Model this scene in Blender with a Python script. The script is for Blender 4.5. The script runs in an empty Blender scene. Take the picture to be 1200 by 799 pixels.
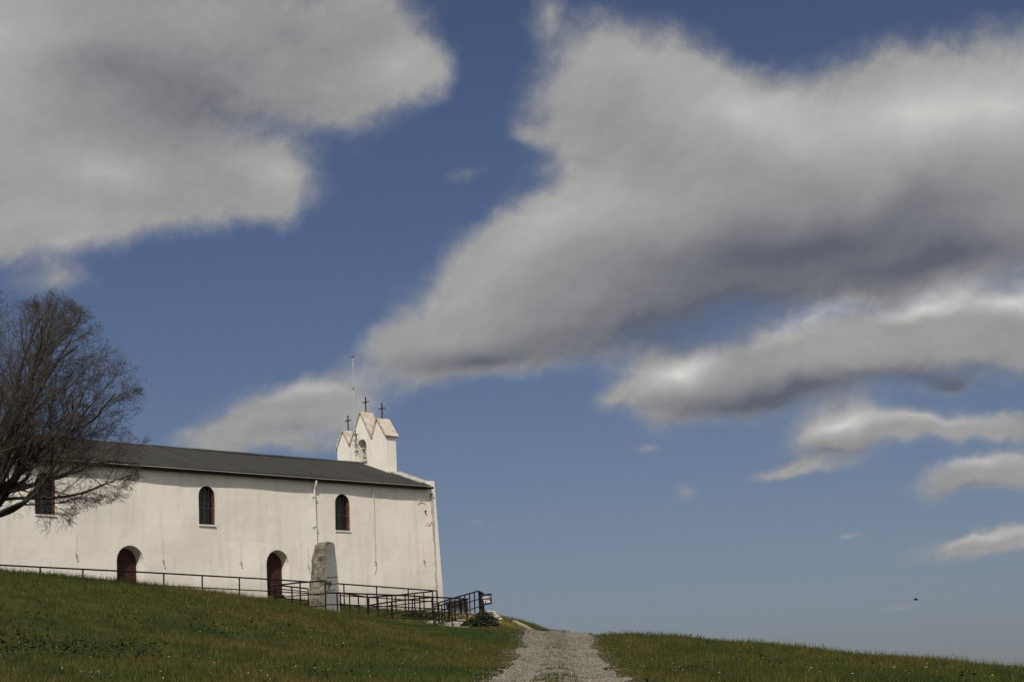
import bpy, math, random
import numpy as np
random.seed(7); rng = np.random.default_rng(11)
C = bpy.context.scene.collection
rad = math.radians

# ------------------------------------------------------------------ camera model
F = 2275.0; PITCH = rad(11); ROLL = math.atan(.045)
def ray(px, py):
    x = (px-600)/F; y = -(py-399.5)/F
    c, s = math.cos(ROLL), math.sin(ROLL)
    X = c*x+s*y; Y = -s*x+c*y
    return np.array([X, math.cos(PITCH)-Y*math.sin(PITCH), math.sin(PITCH)+Y*math.cos(PITCH)])
def at(px, py, d):
    r = ray(px, py); return r*d/r[1]
TH = rad(44.0)
U = np.array([math.sin(TH), math.cos(TH), 0]); N = np.array([math.cos(TH), -math.sin(TH), 0])
P0 = at(513, 700, 90)
CH = np.array([P0[0], P0[1], 5.45])
def chw(u, v, z):                       # chapel coordinates -> world
    return np.array([P0[0]+U[0]*u-N[0]*v, P0[1]+U[1]*u-N[1]*v, z])

# ------------------------------------------------------------------ material helpers
def new_mat(name, rough=.8, spec=.3, metal=0):
    m = bpy.data.materials.new(name); m.use_nodes = True
    b = m.node_tree.nodes['Principled BSDF']
    b.inputs['Roughness'].default_value = rough
    b.inputs['Specular IOR Level'].default_value = spec
    b.inputs['Metallic'].default_value = metal
    return m, m.node_tree, b
def nd(nt, t, **k):
    n = nt.nodes.new(t)
    for a, v in k.items(): setattr(n, a, v)
    return n
def noise(nt, scale, detail=4, rough=.55, vec=None, coord='Object', stretch=None):
    n = nd(nt, 'ShaderNodeTexNoise'); n.inputs['Scale'].default_value = scale
    n.inputs['Detail'].default_value = detail; n.inputs['Roughness'].default_value = rough
    if vec is None:
        tc = nd(nt, 'ShaderNodeTexCoord'); vec = tc.outputs[coord]
    if stretch:
        mp = nd(nt, 'ShaderNodeMapping'); mp.inputs['Scale'].default_value = stretch
        nt.links.new(vec, mp.inputs['Vector']); vec = mp.outputs['Vector']
    nt.links.new(vec, n.inputs['Vector']); return n
def ramp(nt, src, stops, interp='LINEAR'):
    r = nd(nt, 'ShaderNodeValToRGB'); e = r.color_ramp; e.interpolation = interp
    while len(e.elements) > 1: e.elements.remove(e.elements[-1])
    for i, (p, c) in enumerate(stops):
        el = e.elements[0] if i == 0 else e.elements.new(p)
        el.position = p; el.color = (*c, 1) if len(c) == 3 else c
    nt.links.new(src, r.inputs['Fac']); return r
def mixc(nt, a, b, fac, mode='MIX'):
    m = nd(nt, 'ShaderNodeMix', data_type='RGBA', blend_type=mode)
    for sock, v in ((m.inputs[0], fac), (m.inputs[6], a), (m.inputs[7], b)):
        if isinstance(v, (int, float)): sock.default_value = v
        elif isinstance(v, tuple): sock.default_value = (*v, 1)
        else: nt.links.new(v, sock)
    return m.outputs[2]
def bump(nt, b, src, strength, dist):
    bp = nd(nt, 'ShaderNodeBump'); bp.inputs['Strength'].default_value = strength
    bp.inputs['Distance'].default_value = dist
    nt.links.new(src, bp.inputs['Height']); nt.links.new(bp.outputs['Normal'], b.inputs['Normal'])
def mat_noise(name, c1, c2, scale=6, rough=.85, metal=0, bstr=.3, bdist=.01, spec=.3, stretch=None, detail=6):
    m, nt, b = new_mat(name, rough, spec, metal)
    n = noise(nt, scale, detail, .6, stretch=stretch)
    r = ramp(nt, n.outputs['Fac'], [(.3, c1), (.7, c2)])
    nt.links.new(r.outputs['Color'], b.inputs['Base Color'])
    n2 = noise(nt, scale*5, 5)
    bump(nt, b, n2.outputs['Fac'], bstr, bdist); return m

M = {}
def plaster(name, base=(.78, .74, .68), dark=(.68, .64, .58), streak=(.47, .44, .385)):
    m, nt, b = new_mat(name, .9, .15)
    tc = nd(nt, 'ShaderNodeTexCoord')
    n = noise(nt, .35, 6, .62, vec=tc.outputs['Object'])
    r = ramp(nt, n.outputs['Fac'], [(.32, dark), (.62, base)])
    # rain streaks running down the wall
    n2 = noise(nt, 1.0, 6, .65, vec=tc.outputs['Object'], stretch=(2.2, 2.2, .22))
    f2 = ramp(nt, n2.outputs['Fac'], [(.50, (0, 0, 0)), (.78, (.5, .5, .5))])
    c = mixc(nt, r.outputs['Color'], streak, f2.outputs['Color'])
    # patched repairs and grime with ragged outline
    n3 = noise(nt, 1.7, 8, .7, vec=tc.outputs['Object'])
    f3 = ramp(nt, n3.outputs['Fac'], [(.58, (0, 0, 0)), (.66, (.28, .28, .28))])
    c = mixc(nt, c, (.62, .56, .47), f3.outputs['Color'])
    n4 = noise(nt, 22, 4, .6, vec=tc.outputs['Object'])
    f4 = ramp(nt, n4.outputs['Fac'], [(.66, (0, 0, 0)), (.74, (.35, .35, .35))])
    c = mixc(nt, c, (.40, .37, .32), f4.outputs['Color'])
    # splash dirt at the foot of the wall
    sp = nd(nt, 'ShaderNodeSeparateXYZ'); nt.links.new(tc.outputs['Object'], sp.inputs[0])
    mr = nd(nt, 'ShaderNodeMapRange'); mr.inputs['From Min'].default_value = .9; mr.inputs['From Max'].default_value = 0
    nt.links.new(sp.outputs['Z'], mr.inputs['Value'])
    mu = nd(nt, 'ShaderNodeMath', operation='MULTIPLY'); nt.links.new(mr.outputs[0], mu.inputs[0]); nt.links.new(n3.outputs['Fac'], mu.inputs[1])
    c = mixc(nt, c, (.42, .39, .33), mu.outputs[0])
    nt.links.new(c, b.inputs['Base Color'])
    nb = noise(nt, 2.6, 9, .62, vec=tc.outputs['Object'])
    bump(nt, b, nb.outputs['Fac'], .4, .04)
    return m
M['plaster'] = plaster('white_limewash')
M['roof'] = mat_noise('dark_grey_sheet', (.022, .0215, .019), (.037, .036, .031), 1.4, .75, 0, .1, .005, stretch=(1, .2, .2))
M['gutter'] = mat_noise('gutter_grey', (.018, .016, .015), (.038, .035, .032), 3, .7, spec=.15)
M['zinc'] = mat_noise('pale_zinc', (.42, .41, .38), (.55, .54, .5), 3, .5)
M['pipe'] = mat_noise('white_pipe', (.66, .65, .61), (.76, .74, .70), 3, .45)
M['coping'] = mat_noise('coping_stone', (.24, .225, .19), (.48, .45, .39), 4, .92, bstr=.6, bdist=.02)
def lichen():
    m, nt, b = new_mat('lichen_cap', .95, .1)
    n = noise(nt, 3.2, 8, .65); r = ramp(nt, n.outputs['Fac'], [(.3, (.34, .29, .23)), (.6, (.56, .51, .44))])
    n2 = noise(nt, 2.3, 8, .7); f = ramp(nt, n2.outputs['Fac'], [(.54, (0, 0, 0)), (.66, (.8, .8, .8))])
    c = mixc(nt, r.outputs['Color'], (.36, .20, .06), f.outputs['Color'])
    nt.links.new(c, b.inputs['Base Color']); bump(nt, b, n.outputs['Fac'], .6, .03); return m
M['lichen'] = lichen()
M['iron'] = mat_noise('black_iron', (.012, .010, .011), (.035, .026, .024), 9, .6, .3)
M['rail'] = mat_noise('dark_brown_paint', (.007, .0045, .0045), (.016, .010, .009), 3, .7, spec=.12)
M['door'] = mat_noise('dark_red_paint', (.034, .0085, .0075), (.058, .015, .012), 1.8, .7, stretch=(9, 9, .6))
M['brick'] = mat_noise('red_brick_jamb', (.09, .034, .020), (.24, .115, .07), 7, .95, bstr=.8, bdist=.03)
M['glass'] = mat_noise('dark_pane', (.008, .010, .013), (.02, .024, .03), 4, .25, bstr=.05)
M['cable'] = mat_noise('old_cable', (.46, .44, .39), (.6, .57, .52), 4, .8)
M['bronze'] = mat_noise('weathered_bronze', (.16, .165, .14), (.32, .32, .28), 9, .6, .4)
M['concrete'] = mat_noise('pale_concrete', (.20, .18, .148), (.33, .298, .25), 1.6, .95, bstr=.5, bdist=.02)
M['granite_rough'] = mat_noise('rough_granite', (.085, .074, .056), (.29, .262, .212), 4.5, .95, bstr=1, bdist=.05, stretch=(1.3, 1.3, .6), detail=10)
M['granite_cut'] = mat_noise('cut_granite', (.21, .205, .195), (.30, .29, .28), 5, .85, bstr=.3, bdist=.01)
M['navy'] = mat_noise('navy_enamel', (.006, .009, .022), (.012, .016, .034), 3, .4, bstr=.05)
M['white'] = mat_noise('white_enamel', (.74, .74, .72), (.8, .8, .78), 4, .5, bstr=.05)
M['panel'] = mat_noise('slate_panel', (.050, .050, .045), (.085, .084, .074), 5, .8)
M['rock'] = mat_noise('white_rock', (.30, .275, .235), (.50, .475, .42), 3, .95, bstr=.8, bdist=.04)
M['bark'] = mat_noise('bark', (.018, .015, .012), (.048, .040, .031), 7, .95, bstr=.8, bdist=.02)
M['twig'] = mat_noise('twig_bark', (.040, .032, .025), (.084, .067, .051), 1.5, .9)
M['bird'] = mat_noise('dark_feathers', (.03, .03, .033), (.05, .05, .055), 5, .8)

# ------------------------------------------------------------------ object helpers
def tag(o, label=None, cat=None, group=None, kind=None):
    if label: o['label'] = label
    if cat: o['category'] = cat
    if group: o['group'] = group
    if kind: o['kind'] = kind
    return o
def empty(name, loc, rz=0):
    o = bpy.data.objects.new(name, None); C.objects.link(o); o.location = loc; o.rotation_euler = (0, 0, rz)
    o.empty_display_size = .2; return o
class MB:
    def __init__(s, origin=(0, 0, 0)): s.v = []; s.f = []; s.o = np.array(origin, float)
    def add(s, vs, fs):
        k = len(s.v); s.v += [tuple(map(float, p)) for p in vs]; s.f += [tuple(i+k for i in f) for f in fs]
    def box(s, a, b):
        (x0, y0, z0), (x1, y1, z1) = a, b
        s.add([(x0,y0,z0),(x1,y0,z0),(x1,y1,z0),(x0,y1,z0),(x0,y0,z1),(x1,y0,z1),(x1,y1,z1),(x0,y1,z1)],
              [(0,3,2,1),(4,5,6,7),(0,1,5,4),(1,2,6,5),(2,3,7,6),(3,0,4,7)])
    def hexa(s, p):   # 8 corners, bottom 4 then top 4
        s.add(p, [(0,3,2,1),(4,5,6,7),(0,1,5,4),(1,2,6,5),(2,3,7,6),(3,0,4,7)])
    def tube(s, pts, r, seg=6):
        pts = [np.array(p, float) for p in pts]
        rs = r if hasattr(r, '__len__') else [r]*len(pts)
        vs = []; n = len(pts)
        for i, p in enumerate(pts):
            d = pts[min(i+1, n-1)]-pts[max(i-1, 0)]; d /= (np.linalg.norm(d)+1e-9)
            a = np.cross(d, (0, 0, 1) if abs(d[2]) < .9 else (1, 0, 0)); a /= np.linalg.norm(a); b = np.cross(d, a)
            for k in range(seg):
                t = 2*math.pi*(k+.5)/seg; vs.append(p+(a*math.cos(t)+b*math.sin(t))*rs[i])
        fs = [(i*seg+k, i*seg+(k+1) % seg, (i+1)*seg+(k+1) % seg, (i+1)*seg+k) for i in range(n-1) for k in range(seg)]
        fs += [tuple(range(seg))[::-1], tuple((n-1)*seg+k for k in range(seg))]
        s.add(vs, fs)
    def prism(s, prof, a, b, axis):   # prof: 2-D points, extruded along axis (0 = u/x, 1 = v/y)
        n = len(prof); mk = (lambda t, p: (t, p[0], p[1])) if axis == 0 else (lambda t, p: (p[0], t, p[1]))
        s.add([mk(a, p) for p in prof]+[mk(b, p) for p in prof],
              [tuple(range(n)), tuple(range(2*n-1, n-1, -1))]+[(i, n+i, n+(i+1) % n, (i+1) % n) for i in range(n)])
    def lathe(s, prof, c, seg=20):
        vs = [(c[0]+r*math.cos(2*math.pi*k/seg), c[1]+r*math.sin(2*math.pi*k/seg), c[2]+z) for r, z in prof for k in range(seg)]
        s.add(vs, [(i*seg+k, i*seg+(k+1) % seg, (i+1)*seg+(k+1) % seg, (i+1)*seg+k) for i in range(len(prof)-1) for k in range(seg)])
    def build(s, name, m, parent=None, smooth=False, off=None):
        o_ = s.o if off is None else np.array(off)
        me = bpy.data.meshes.new(name); me.from_pydata([(a-o_[0], b-o_[1], c-o_[2]) for a, b, c in s.v], [], s.f)
        import bmesh
        bm = bmesh.new(); bm.from_mesh(me); bmesh.ops.recalc_face_normals(bm, faces=bm.faces); bm.to_mesh(me); bm.free()
        me.materials.append(m)
        if smooth: me.polygons.foreach_set('use_smooth', [True]*len(me.polygons))
        o = bpy.data.objects.new(name, me); C.objects.link(o)
        if parent: o.parent = parent
        else: o.location = o_
        return o
def arch(w, h, x0, z0, n=14, rise=None):
    rise = w/2 if rise is None else rise
    pts = [(x0-w/2, z0), (x0+w/2, z0)]
    for k in range(n+1):
        t = math.pi*k/n; pts.append((x0+w/2*math.cos(t), z0+h-rise+rise*math.sin(t)))
    return pts

# ------------------------------------------------------------------ terrain
ctl = []
def cp(px, py, d): ctl.append(tuple(at(px, py, d)))
for a in [(0,799,30),(150,799,31),(300,799,32),(450,799,33),(575,799,33.5),(655,799,33.5),(740,799,33.5),(850,799,32.5),(950,799,32),(1100,799,31),
          (0,735,43),(300,752,48),
          (700,748,76),(740,746,69),(790,748,66),(850,754,63),(950,764,59),(1100,778,54),(1200,789,50),(1350,808,46),(1180,796,63),(1050,783,69),(900,770,75),(780,758,82),(1250,815,75),(1320,806,30),
          (655,747.5,83.5),(640,748,83),(672,748,83.5),(655,753,90),(640,751,90),(690,754,89),(618,746,90),(590,735,91),(655,760,61),(700,762,60),
          (632,746,82.5),(620,741,83),(605,733,83.5),(590,726,84),(577,722,84.5),
          (560,734,79),(530,734,78.5),(500,736,77.5),(460,732,77.5),(420,727,78),(380,722,78),(330,717,78),(420,716,83),
          (320,703,81.5),(250,698.5,78),(200,694,73.5),(100,684,68.5),(0,674,64),(-120,660,58),
          (560,718,87),(545,720,86)]: cp(*a)
for u in (-36, -30, -24, -18, -12, -6): ctl.append(tuple(chw(u, .3, 5.5 if u < -7 else 5.3)))
for u, z in ((-24, 5.4), (-18, 5.3), (-12, 5.12), (-7, 4.98), (-2, 4.78)): ctl.append(tuple(chw(u, -1.8, z)))
for u in (-34, -17, -1): ctl.append(tuple(chw(u, 9, 5.1))); ctl.append(tuple(chw(u, 26, 2.5)))
ctl.append(tuple(chw(0, 1, 4.95))); ctl.append(tuple(chw(4, 4, 4.5)))
ctl += [(0,0,-1.62),(-9,0,-1.3),(9,0,-1.9),(-9,15,-.45),(9,15,-1.0),(0,16,-.6),(-22,10,-.2),(22,10,-2.2),(0,-14,-2.6),(-14,-14,-2.2),(14,-14,-3),
        (2,98,2.9),(3,115,1.4),(7,80,2.5),(14,78,1.2),(26,74,-.3),(24,48,-.3),(30,36,-1.2),(12,98,.6),(-14,120,2.0),(-36,60,5.4),(-40,85,4.8),(-36,35,3.2),(40,60,-2.2)]
ctl = np.array(ctl)
def tps_fit(P):
    n = len(P); X = P[:, :2]/30; z = P[:, 2]
    d2 = ((X[:, None]-X[None])**2).sum(-1); K = .5*d2*np.log(d2+1e-12)
    K += np.eye(n)*2e-4
    A = np.zeros((n+3, n+3)); A[:n, :n] = K; A[:n, n] = 1; A[:n, n+1:] = X; A[n:, :n] = A[:n, n:].T
    return np.linalg.solve(A, np.r_[z, 0, 0, 0])
W = tps_fit(ctl); CX = ctl[:, :2]/30
def H(x, y):
    x = np.atleast_1d(np.asarray(x, float)); y = np.atleast_1d(np.asarray(y, float)); out = np.empty(x.shape)
    for i in range(0, x.size, 40000):
        X = np.stack([x.flat[i:i+40000], y.flat[i:i+40000]], 1)/30
        d2 = ((X[:, None]-CX[None])**2).sum(-1)
        out.flat[i:i+40000] = (.5*d2*np.log(d2+1e-12))@W[:-3]+W[-3]+X@W[-2:]
    # blend into the low country around the hill
    r = np.sqrt(((x+2)/48)**2+((y-50)/68)**2); t = np.clip((r-.9)/.7, 0, 1); t = t*t*(3-2*t)
    out = out*(1-t)+(-9.0)*t
    out += .05*np.sin(x*.9+y*.35)*np.cos(y*.7-x*.4)*(1-t)+.025*np.sin(x*2.3+1.7*y)*(1-t)
    return out
def h1(x, y): return float(H(x, y)[0])
# value noise for scattering
_G = rng.random((256, 256))
def vn(x, y):
    xi = np.floor(x).astype(int); yi = np.floor(y).astype(int); fx = x-xi; fy = y-yi
    fx = fx*fx*(3-2*fx); fy = fy*fy*(3-2*fy); g = lambda a, b: _G[a % 256, b % 256]
    return (g(xi, yi)*(1-fx)+g(xi+1, yi)*fx)*(1-fy)+(g(xi, yi+1)*(1-fx)+g(xi+1, yi+1)*fx)*fy
def fbm(x, y): return (vn(x, y)+.5*vn(x*2.1+9, y*2.1+3)+.25*vn(x*4.3+5, y*4.3+7))/1.75
# path: centre line and ragged half widths
def path_c(y): return at(657.5, 772, 1)[0]*y + .0*y
def path_l(y): return path_c(y)-1.08-.24*(fbm(y*.35, y*0+3)-.45)*2+.20*np.clip((y-66)/14, 0, 1)+.55*np.clip((y-80)/6, 0, 1)
def path_r(y): return path_c(y)+1.0+.18*(fbm(y*.5, y*0+33)-.45)*2

def path_z(x, y):
    l = path_l(y); r_ = path_r(y); t = np.clip((x-l)/(r_-l), 0, 1)
    return H(x, y)+.035+.03*np.cos((t-.5)*4*math.pi)+.02*fbm(x*3, y*3)
def np_mesh(name, verts, loops, starts, totals, mat, smooth=False):
    me = bpy.data.meshes.new(name)
    me.vertices.add(len(verts)); me.vertices.foreach_set('co', np.ascontiguousarray(verts, np.float32).ravel())
    me.loops.add(len(loops)); me.loops.foreach_set('vertex_index', np.ascontiguousarray(loops, np.int32))
    me.polygons.add(len(starts)); me.polygons.foreach_set('loop_start', np.ascontiguousarray(starts, np.int32))
    try: me.polygons.foreach_set('loop_total', np.ascontiguousarray(totals, np.int32))
    except Exception: pass
    if smooth: me.polygons.foreach_set('use_smooth', np.ones(len(starts), bool))
    me.update(calc_edges=True); me.validate()
    me.materials.append(mat); o = bpy.data.objects.new(name, me); C.objects.link(o); return o

def axis(lo, hi, step, far):
    core = np.arange(lo, hi+1e-6, step); k = []; x = step
    while x < far: x *= 1.35; k.append(x)
    k = np.array(k); return np.r_[(lo-np.cumsum(k)*.5)[::-1], core, hi+np.cumsum(k)*.5]
xs = axis(-42, 34, .4, 900); ys = axis(-12, 112, .4, 1400)
GX, GY = np.meshgrid(xs, ys); GZ = H(GX.ravel(), GY.ravel())
nx, ny = len(xs), len(ys)
i, j = np.meshgrid(np.arange(nx-1), np.arange(ny-1)); a = (j*nx+i).ravel()
quads = np.stack([a, a+1, a+nx+1, a+nx], 1)

def grass_colour(nt, tint=None):
    tc = nd(nt, 'ShaderNodeTexCoord')
    n = noise(nt, .22, 5, .6, vec=tc.outputs['Object'])
    r = ramp(nt, n.outputs['Fac'], [(.33, (.030, .052, .011)), (.44, (.054, .063, .014)), (.56, (.074, .070, .018)), (.70, (.104, .078, .027))])
    n2 = noise(nt, 1.3, 5, .65, vec=tc.outputs['Object'])
    r2 = ramp(nt, n2.outputs['Fac'], [(.32, (.45, .55, .5)), (.68, (1.35, 1.28, 1.15))])
    return mixc(nt, r.outputs['Color'], r2.outputs['Color'], 1.0, 'MULTIPLY')
m, nt, b = new_mat('turf_soil', .95, .1)
c = grass_colour(nt); n = noise(nt, 14, 5); r = ramp(nt, n.outputs['Fac'], [(.3, (.45, .42, .38)), (.7, (.95, .92, .85))])
nt.links.new(mixc(nt, c, r.outputs['Color'], 1.0, 'MULTIPLY'), b.inputs['Base Color']); bump(nt, b, n.outputs['Fac'], .8, .06); M['turf'] = m
m, nt, b = new_mat('grass_blade', .75, .15)
c = grass_colour(nt)
at_ = nd(nt, 'ShaderNodeAttribute'); at_.attribute_name = 'tint'
r = ramp(nt, at_.outputs['Fac'], [(0, (.62, .72, .70)), (.55, (.95, .95, .92)), (.85, (1.2, 1.12, 1.0)), (1, (1.9, 1.65, 1.5))])
nt.links.new(mixc(nt, c, r.outputs['Color'], 1.0, 'MULTIPLY'), b.inputs['Base Color'])
M['blade'] = m
g = np_mesh('ground', np.stack([GX.ravel(), GY.ravel(), GZ], 1), quads.ravel(), np.arange(len(quads))*4, np.full(len(quads), 4), M['turf'], True)
tag(g, kind='structure')

# gravel path sheet
m, nt, b = new_mat('gravel', .95, .15)
n = noise(nt, 26, 8, .7); r = ramp(nt, n.outputs['Fac'], [(.3, (.075, .064, .048)), (.5, (.155, .138, .11)), (.72, (.235, .215, .18))])
n2 = noise(nt, 1.1, 5, .6); f = ramp(nt, n2.outputs['Fac'], [(.56, (0, 0, 0)), (.70, (.55, .55, .55))])
nt.links.new(mixc(nt, r.outputs['Color'], (.085, .082, .035), f.outputs['Color']), b.inputs['Base Color'])
bump(nt, b, n.outputs['Fac'], 1, .05); M['gravel'] = m
py_ = np.arange(6, 106, .2); cols = 15; V = []
for k in range(cols):
    t = k/(cols-1); x = path_l(py_)*(1-t)+path_r(py_)*t
    edge = -.08 if k in (0, cols-1) else 0
    V.append(np.stack([x, py_, path_z(x, py_)+edge], 1))
V = np.stack(V, 1).reshape(-1, 3)
i, j = np.meshgrid(np.arange(cols-1), np.arange(len(py_)-1)); a = (j*cols+i).ravel(); q = np.stack([a, a+1, a+cols+1, a+cols], 1)
p = np_mesh('gravel_path', V, q.ravel(), np.arange(len(q))*4, np.full(len(q), 4), M['gravel'], True); tag(p, kind='structure')

# stones on the path
def pebbles(n):
    y = 30+(rng.random(n)**1.0)*58; t = rng.random(n)
    x = path_l(y)*(1-t)+path_r(y)*t + rng.normal(0, .16, n)*(rng.random(n) < .35)*1.8
    centre = np.abs(x-path_c(y)+.12) < .3
    keep = ~(centre & (rng.random(n) < .3)); x = x[keep]; y = y[keep]; n = len(x)
    s = .005+.015*rng.random(n)**3; out_ = (x < path_l(y)) | (x > path_r(y)); z = np.where(out_, H(x, y)+.02, path_z(x, y)+.004)
    ang = rng.random(n)*6.28; base = np.array([(1,0,0),(0,1,0),(-1,0,0),(0,-1,0),(0,0,.75),(0,0,-.75)], float)
    vb = base[None]*(1+.4*(rng.random((n, 6, 1))-.5)); ca, sa = np.cos(ang)[:, None], np.sin(ang)[:, None]
    X = vb[..., 0]*ca-vb[..., 1]*sa; Y = vb[..., 0]*sa+vb[..., 1]*ca
    vv = np.stack([x[:, None]+X*s[:, None]*1.3, y[:, None]+Y*s[:, None], z[:, None]+vb[..., 2]*s[:, None]], -1).reshape(-1, 3)
    fb = np.array([(0,1,4),(1,2,4),(2,3,4),(3,0,4),(1,0,5),(2,1,5),(3,2,5),(0,3,5)])
    ff = (fb[None]+np.arange(n)[:, None, None]*6).reshape(-1, 3)
    o = np_mesh('path_gravel_stones', vv, ff.ravel(), np.arange(len(ff))*3, np.full(len(ff), 3), None or M['pebble'])
    at2 = o.data.attributes.new('tint', 'FLOAT', 'POINT'); at2.data.foreach_set('value', np.repeat(rng.random(n), 6).astype(np.float32))
    return o
m, nt, b = new_mat('pebble', .9, .2); at_ = nd(nt, 'ShaderNodeAttribute'); at_.attribute_name = 'tint'
r = ramp(nt, at_.outputs['Fac'], [(0, (.10, .088, .068)), (.6, (.175, .158, .13)), (1, (.27, .25, .215))]); nt.links.new(r.outputs['Color'], b.inputs['Base Color']); M['pebble'] = m
tag(pebbles(230000), 'loose pale gravel stones strewn along the track', 'gravel', kind='stuff')

# ------------------------------------------------------------------ grass
ramp_zone = lambda x, y: np.zeros_like(x, bool)
def in_chapel(x, y, pad=.12):
    dx = x-P0[0]; dy = y-P0[1]; uu = dx*U[0]+dy*U[1]; vv = -(dx*N[0]+dy*N[1])
    return (vv > -pad) & (vv < 8.4+pad) & (uu < .3+pad)
DECKS = []      # filled below: (a, b, halfwidth)
def blades(n, dmin, dmax, hmin, hmax, wid, name, label, sel=None, xr=(-.33, .33), tint_shift=0, seed=0, lean=.5):
    R = np.random.default_rng(100+seed)
    d = (dmin**1.6+R.random(n)*(dmax**1.6-dmin**1.6))**(1/1.6)
    x = (xr[0]+R.random(n)*(xr[1]-xr[0]))*d; y = d
    # gather blades into tufts
    k = R.random(n) < .6; cell = .28
    cx = np.round(x/cell)*cell; cy = np.round(y/cell)*cell
    jx = vn(cx*7.3, cy*9.1)-.5; jy = vn(cx*5.1+40, cy*8.7)-.5
    x = np.where(k, cx+jx*cell*1.5+R.normal(0, .07, n), x); y = np.where(k, cy+jy*cell*1.5+R.normal(0, .07, n), y)
    pl, pr = path_l(y), path_r(y); w = R.normal(0, .20, n)
    on = (x > pl+w) & (x < pr-w)
    fringe = np.minimum(np.abs(x-pl), np.abs(x-pr))
    cen = np.abs(x-path_c(y)+.12)
    green = (fbm(x*1.5, y*.6) > .44)
    keep = ~on | (on & (cen < .38) & green & (R.random(n) < .42)) | (on & (fbm(x*.9+7, y*.45) > .50) & (R.random(n) < .30))
    keep &= ~in_chapel(x, y)
    for (A, B, hw) in DECKS:
        A2 = np.array(A[:2]); B2 = np.array(B[:2]); L = B2-A2; ll = L@L
        t = ((x-A2[0])*L[0]+(y-A2[1])*L[1])/ll; tc_ = np.clip(t, 0, 1)
        keep &= np.hypot(x-A2[0]-tc_*L[0], y-A2[1]-tc_*L[1]) > hw
    if sel is not None: keep &= sel(x, y, R)
    x, y, on, fringe = x[keep], y[keep], on[keep], fringe[keep]; n = len(x)
    z = np.where(on, path_z(x, y), H(x, y))-.02
    patch = fbm(x*.35, y*.35)
    h = (hmin+(hmax-hmin)*R.random(n)**1.7)*(.55+.9*patch)
    h = np.where(on, h*.5+.02, h); h *= np.clip(.45+fringe*.7, .4, 1)
    # the trodden ground round the ramps is short
    dd = np.hypot((x+6)/6.5, (y-78.5)/3.0); h *= np.clip(.35+.65*(dd-.6), .35, 1)
    dd = np.hypot((x+3)/2.2, (y-70)/10); h *= np.clip(.5+.5*(dd-.5), .5, 1)
    a = R.random(n)*6.283; l = R.random(n)**1.3*lean*h
    dx, dy = np.cos(a), np.sin(a); b_ = R.random(n)*3.14; wx, wy = np.cos(b_)*wid, np.sin(b_)*wid
    w1 = (.6+.8*R.random(n)); wx *= w1; wy *= w1
    P = np.empty((n, 5, 3), np.float32)
    P[:, 0] = np.stack([x-wx, y-wy, z], 1); P[:, 1] = np.stack([x+wx, y+wy, z], 1)
    mx, my, mz = x+dx*l*.35, y+dy*l*.35, z+h*.6
    P[:, 2] = np.stack([mx+wx*.7, my+wy*.7, mz], 1); P[:, 3] = np.stack([mx-wx*.7, my-wy*.7, mz], 1)
    P[:, 4] = np.stack([x+dx*l, y+dy*l, z+h*(1-.2*R.random(n))], 1)
    idx = np.arange(n)[:, None]*5
    loops = np.concatenate([idx+np.array([0, 1, 2, 3]), idx+np.array([3, 2, 4])], 1).ravel()
    st = (np.arange(n)[:, None]*7+np.array([0, 4])).ravel(); tt = np.tile([4, 3], n)
    o = np_mesh(name, P.reshape(-1, 3), loops, st, tt, M['blade'])
    t = np.clip(R.random(n)**1.25*.9+tint_shift+(R.random(n) > .96)*.3, 0, 1)
    A_ = o.data.attributes.new('tint', 'FLOAT', 'POINT'); A_.data.foreach_set('value', np.repeat(t, 5).astype(np.float32))
    return tag(o, label, 'grass', kind='stuff')

# ------------------------------------------------------------------ chapel
ch = empty('chapel', tuple(CH), math.pi/2-TH)
tag(ch, 'long whitewashed chapel with dark metal roof and three-peaked bell gable on the hilltop', 'chapel')
ZB = CH[2]
def part(mb, name, mat, parent=ch, smooth=False): return mb.build(name, mat, parent, smooth, off=(0, 0, ZB))
WID = 8.4; RZ = 12.33; EZ = 10.72
# wall shell with an uneven hand-plastered face
us = np.r_[np.arange(-40, 0, .5), 0.0]; zs = np.linspace(4.3, EZ, 12)
rows = []
for u in us:
    sec = []
    for z in zs:
        dv = .045*(vn(np.array([u*.35+50]), np.array([z*.5]))[0]-.5)*2 + .02*(vn(np.array([u*1.3]), np.array([z*1.1+9]))[0]-.5)
        batter = -.03*(EZ-z)/5
        sec.append((u, dv+batter, z))
    sec += [(u, WID/2, RZ-.10), (u, WID, EZ), (u, WID, 4.3)]
    rows.append(sec)
mb = MB(); ns = len(rows[0]); vs = [p for s in rows for p in s]
fs = [(i*ns+k, i*ns+(k+1) % ns, (i+1)*ns+(k+1) % ns, (i+1)*ns+k) for i in range(len(rows)-1) for k in range(ns)]
fs += [tuple(range(ns)), tuple((len(rows)-1)*ns+k for k in range(ns))[::-1]]
mb.add(vs, fs); wall = part(mb, 'wall', M['plaster'])
DOORS = [(-16.87, 1.32, 5.40, 7.52), (-9.34, 1.26, 5.32, 7.56)]
WINS = [(-20.80, .90, 8.56, 10.22), (-13.05, .82, 8.47, 10.10), (-5.65, .84, 8.50, 10.13), (-28.5, .85, 8.55, 10.2)]
cut = MB()
for u, w, z0, z1 in DOORS:
    # splayed niche: narrower at the back on its right side
    a = arch(w, z1-z0, u, z0); b2 = arch(w-.16, z1-z0-.10, u-.02, z0); n = len(a)
    cut.add([(p[0], -.4, p[1]) for p in arch(w+.10, z1-z0+.05, u, z0)]+[(p[0], .48, p[1]) for p in b2],
            [tuple(range(n)), tuple(range(2*n-1, n-1, -1))]+[(i, n+i, n+(i+1) % n, (i+1) % n) for i in range(n)])
for u, w, z0, z1 in WINS: cut.prism(arch(w, z1-z0, u, z0), -.4, .27, 1)
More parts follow.
